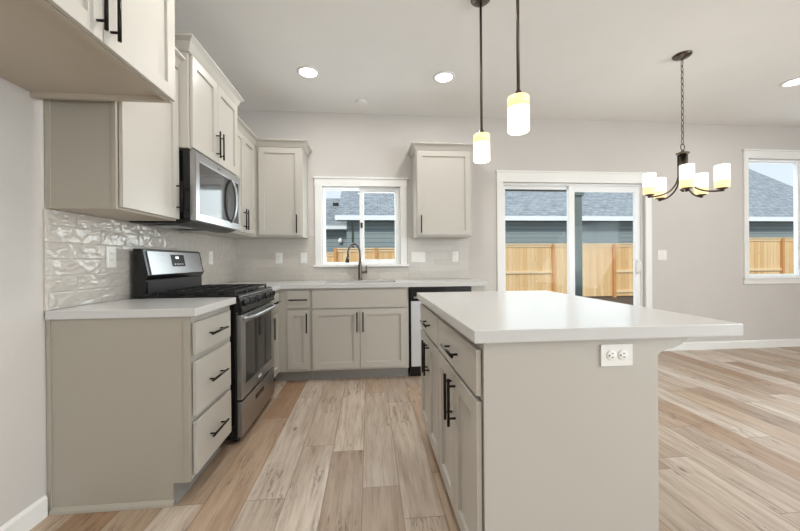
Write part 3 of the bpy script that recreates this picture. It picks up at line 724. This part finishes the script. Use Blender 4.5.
c = thing('smoke_detector', 'small flat white disc on the ceiling near the back wall, between the recessed lights', 'smoke detector', (1.38, -.29, H))
obj('cover', MB().lathe((1.38, -.29, H-.0005), [(.062, 0), (.062, -.012), (.05, -.022), (.015, -.024)], 32), 'ceil', c)

def shade_pts(z0, z1, r_, t=.004):
    return [(r_*.9, z0), (r_, z0+.003), (r_, z1-.003), (r_*.9, z1), (.02, z1)]
def pendant(x, y, label):
    zt, zb = 1.918, 1.748; R_ = .051
    c = thing('pendant_light', label, 'pendant light', (x, y, zb))
    obj('canopy', MB().lathe((x, y, H-.0005), [(.062, 0), (.062, -.012), (.05, -.022), (.012, -.03)], 32), 'bronze', c)
    obj('rod', MB().cyl((x, y, zt+.03), (x, y, H-.03), .0078, n=14), 'bronze', c)
    obj('cap', MB().lathe((x, y, zt), [(.03, .0005), (.03, .006), (.02, .012), (.012, .03)], 24), 'bronze', c)
    zs = zb+(zt-zb)*.68
    s_ = obj('lamp_shade', MB().lathe((x, y, 0), [(R_*.93, zb), (R_, zb+.005), (R_, zs)], 40), 'shade', c)
    obj('amber_band', MB().lathe((x, y, 0), [(R_, zs+.0002), (R_, zt-.004), (R_*.94, zt)], 40), 'amber', s_)
    d = bpy.data.lights.new('pendant_lamp', 'POINT'); d.energy = .4; d.shadow_soft_size = .05; d.color = (1, .9, .75)
    o = bpy.data.objects.new('pendant_lamp', d); COL.objects.link(o); o.parent = c; o.location = (0, 0, -.07)
    return c
pendant(2.165, -1.76, 'lit glass pendant over the far end of the island, left and lower of two')
pendant(2.18, -2.26, 'lit glass pendant over the middle of the island, right and larger of two')
# chandelier
cx, cy = 4.0, -1.3
c = thing('chandelier', 'bronze five-arm chandelier with glowing glass cylinder shades hanging by a chain in the dining area', 'chandelier', (cx, cy, 1.64))
obj('canopy', MB().lathe((cx, cy, H-.0005), [(.065, 0), (.065, -.008), (.05, -.02), (.015, -.028), (.008, -.04)], 32), 'bronze', c)
m = MB(); z_ = H-.035; k = 0
while z_ > 2.06:
    L_ = .058; pts = []
    for j in range(14):
        t_ = 2*PI*j/14; uu = .014*math.cos(t_); vv = L_/2*math.sin(t_)
        pts.append((cx+(uu if k % 2 else uu*.4), cy+(uu*.4 if k % 2 else uu), z_-L_/2+vv))
    m.tube(pts, .003, 6, closed=True); z_ -= L_-.009; k += 1
obj('chain', m, 'bronze', c)
m = MB(); m.tube([(cx+.026*math.cos(2*PI*j/20)*.95, cy+.008*math.cos(2*PI*j/20), 2.033+.026*math.sin(2*PI*j/20)) for j in range(20)], .0035, 8, closed=True); obj('loop', m, 'bronze', c)
m = MB(); m.lathe((cx, cy, 0), [(.008, 2.008), (.014, 1.995), (.045, 1.985), (.046, 1.978), (.036, 1.972), (.01, 1.968)], 32); obj('top_cap', m, 'bronze', c)
m = MB(); m.cyl((cx, cy, 1.70), (cx, cy, 1.971), .018, n=20)
for k in range(5):
    t_ = math.radians(15+72*k+36); v_ = Vector((math.cos(t_), math.sin(t_), 0))*.027
    m.cyl((cx+v_.x, cy+v_.y, 1.74), (cx+v_.x, cy+v_.y, 1.97), .009, n=12)
m.lathe((cx, cy, 0), [(.004, 1.668), (.016, 1.678), (.02, 1.692), (.014, 1.704)], 24); obj('stem', m, 'bronze', c)
for k in range(5):
    t_ = math.radians(15+72*k); v_ = Vector((math.cos(t_), math.sin(t_), 0))
    ctl = [(.028, 1.86), (.03, 1.80), (.045, 1.735), (.085, 1.68), (.14, 1.652), (.19, 1.642), (.235, 1.640)]
    pts = []
    for i in range(len(ctl)-1):
        for q in range(4):
            s_ = q/4; pts.append((ctl[i][0]*(1-s_)+ctl[i+1][0]*s_, ctl[i][1]*(1-s_)+ctl[i+1][1]*s_))
    pts.append(ctl[-1]); sm = pts[:]
    for _ in range(3): sm = [sm[0]]+[((sm[i-1][0]+2*sm[i][0]+sm[i+1][0])/4, (sm[i-1][1]+2*sm[i][1]+sm[i+1][1])/4) for i in range(1, len(sm)-1)]+[sm[-1]]
    m = MB(); m.tube([(cx+v_.x*q[0], cy+v_.y*q[0], q[1]) for q in sm], .0065, 10)
    px_, py_ = cx+v_.x*.235, cy+v_.y*.235
    m.lathe((px_, py_, 0), [(.012, 1.634), (.014, 1.648), (.034, 1.655), (.036, 1.6595)], 24); ar = obj('arm', m, 'bronze', c)
    s_ = obj('lamp_shade', MB().lathe((px_, py_, 0), [(.046, 1.718), (.046, 1.83), (.043, 1.834)], 32), 'shade', ar)
    obj('amber_band', MB().lathe((px_, py_, 0), [(.043, 1.66), (.046, 1.664), (.046, 1.7178)], 32), 'amber', ar)
d = bpy.data.lights.new('chandelier_lamp', 'POINT'); d.energy = 3; d.shadow_soft_size = .25; d.color = (1, .9, .75)
o = bpy.data.objects.new('chandelier_lamp', d); COL.objects.link(o); o.parent = c; o.location = (0, 0, .26)

# ---------------------------------------------------------------- outside
GZ = -.3
struct('ground', MB().box(-30, 60, .16, 45, GZ-.1, GZ), 'ground')
struct('patio_slab', MB().box(2.2, 7.2, .152, 2.9, GZ, -.08), 'conc')
c = thing('patio_post', 'grey-green square porch post standing outside the right pane of the patio door', 'post', (5.46, 2.5, -.08))
obj('shaft', MB().box(5.41, 5.58, 2.43, 2.57, -.079, 2.36, .004), 'column', c)
obj('capital', MB().box(5.38, 5.61, 2.40, 2.60, 2.36, 2.46, .006), 'column', c)
tag(obj('patio_beam', MB().box(2.6, 7.4, 2.42, 2.58, 2.461, 2.7), 'column'), 'grey-green porch beam resting on the patio post', 'beam')
# fence
c = thing('fence', 'tall cedar board fence with capped top along the back yard', 'fence', (8, 8, GZ))
posts = [-9.1, -6.75, -4.4, -2.05, .30, 1.7, 3.39, 5.75, 8.11, 10.47, 12.8, 15.1, 17.42, 19.8, 22.2, 24.6]
FZt = 1.70
for i, (p0_, p1_) in enumerate(zip(posts, posts[1:])):
    zt = FZt-.13 if p1_ < 3.4 else FZt
    if p1_ <= .31: zt = 1.42
    if p0_ > 12: zt = FZt+.2
    railed = i % 2 == 1
    y_ = 8.03
    n = max(1, round((p1_-p0_-.1)/.14)); wd = (p1_-p0_-.1)/n
    m = MB()
    for k in range(n): m.box(p0_+.05+k*wd+.001, p0_+.05+(k+1)*wd-.001, y_+(.004 if k % 2 else 0), y_+.02, GZ+.05, zt-.04)
    obj('board_panel', m, 'fence', c)
    m = MB(); m.box(p0_+.05, p1_-.05, y_-.06, y_+.06, zt-.04, zt)
    m.box(p0_+.05, p1_-.05, y_-.025, y_-.001, zt-.13, zt-.041)
    for zz in ((.62, -.12) if railed else ()): m.box(p0_+.05, p1_-.05, y_-.04, y_-.001, zz, zz+.09)
    obj('rail', m, 'rail', c)
for p_ in posts: obj('post', MB().box(p_-.048, p_+.048, 7.95, 8.045, GZ, (1.66 if p_ > 3 else 1.57)+(.22 if p_ > 12 else 0)-(.12 if p_ < .2 else 0)), 'post', c)
# neighbour house, deep body with a long shingled roof
c = thing('neighbor_house', 'long grey-sided neighbouring house with a bluish shingle roof and white fascia beyond the fence', 'house', (12, 14, GZ))
m = MB(); m.box(.5, 25.2, 11.0, 24, GZ, 2.85); obj('siding_wall', m, 'siding', c)
m = MB(); m.box(-14, .5, 14.4, 22, GZ, 2.85); obj('wing_wall', m, 'siding', c)
def roof(verts, th=.12):
    m = MB(); n = len(verts); V = [tuple(v) for v in verts]+[(v[0], v[1], v[2]-th) for v in verts]
    F = [tuple(range(n)), tuple(range(2*n-1, n-1, -1))]+[(k, (k+1) % n, n+(k+1) % n, n+k) for k in range(n)]
    return m.faces(V, F)
zE = 3.0; s_ = .6
def RP(x, t): return (x, 10.6+t, zE+s_*t)
X1, X2 = 20.6, 29.5
hz = [RP(.12, 0), RP(29.3, 0), RP(26.2, 4.0), RP(25.05, 8.2), RP(.12, 8.2)]
obj('roof', roof([RP(.12, 0), RP(25.7, 0), RP(27.05, 4.0), RP(28.5, 8.2), RP(.12, 8.2)]), 'shingle', c)
obj('wing_roof', roof([(-14, 14, 2.93), (.52, 14, 2.93), (.52, 17.4, 2.93+.6*3.4), (-14, 17.4, 2.93+.6*3.4)]), 'shingle', c)
obj('back_roof', roof([RP(.12, 8.2), RP(28.5, 8.2), (28.5, 25, 4.5), (.12, 25, 4.5)]), 'shingle', c)
obj('fascia', MB().box(.05, 25.8, 10.5, 10.6, 2.83, 3.03), 'sofflight', c)
obj('fascia', MB().box(-14, .49, 13.9, 14.0, 2.76, 2.94), 'sofflight', c)
obj('soffit', MB().box(.12, 25.8, 10.601, 11, 2.84, 2.87), 'soffit', c)
obj('soffit', MB().box(-14, .49, 14.001, 14.4, 2.80, 2.83), 'soffit', c)
m = MB(); m.tube([(.75, 10.62, 2.84), (.75, 10.66, 2.72), (.75, 10.93, 2.55), (.75, 10.93, GZ+.1)], .032, 10); obj('downspout', m, 'column', c)
m = MB(); m.box(-.62, -.3, 16.3, 16.6, 4.35, 4.52); obj('roof_vent', m, 'dark', c)
m = MB(); m.lathe((-.05, 14.33, 2.05), [(.05, 0), (.11, .06), (.12, .16), (.05, .28)], 20); obj('wall_lantern', m, 'sofflight', c)
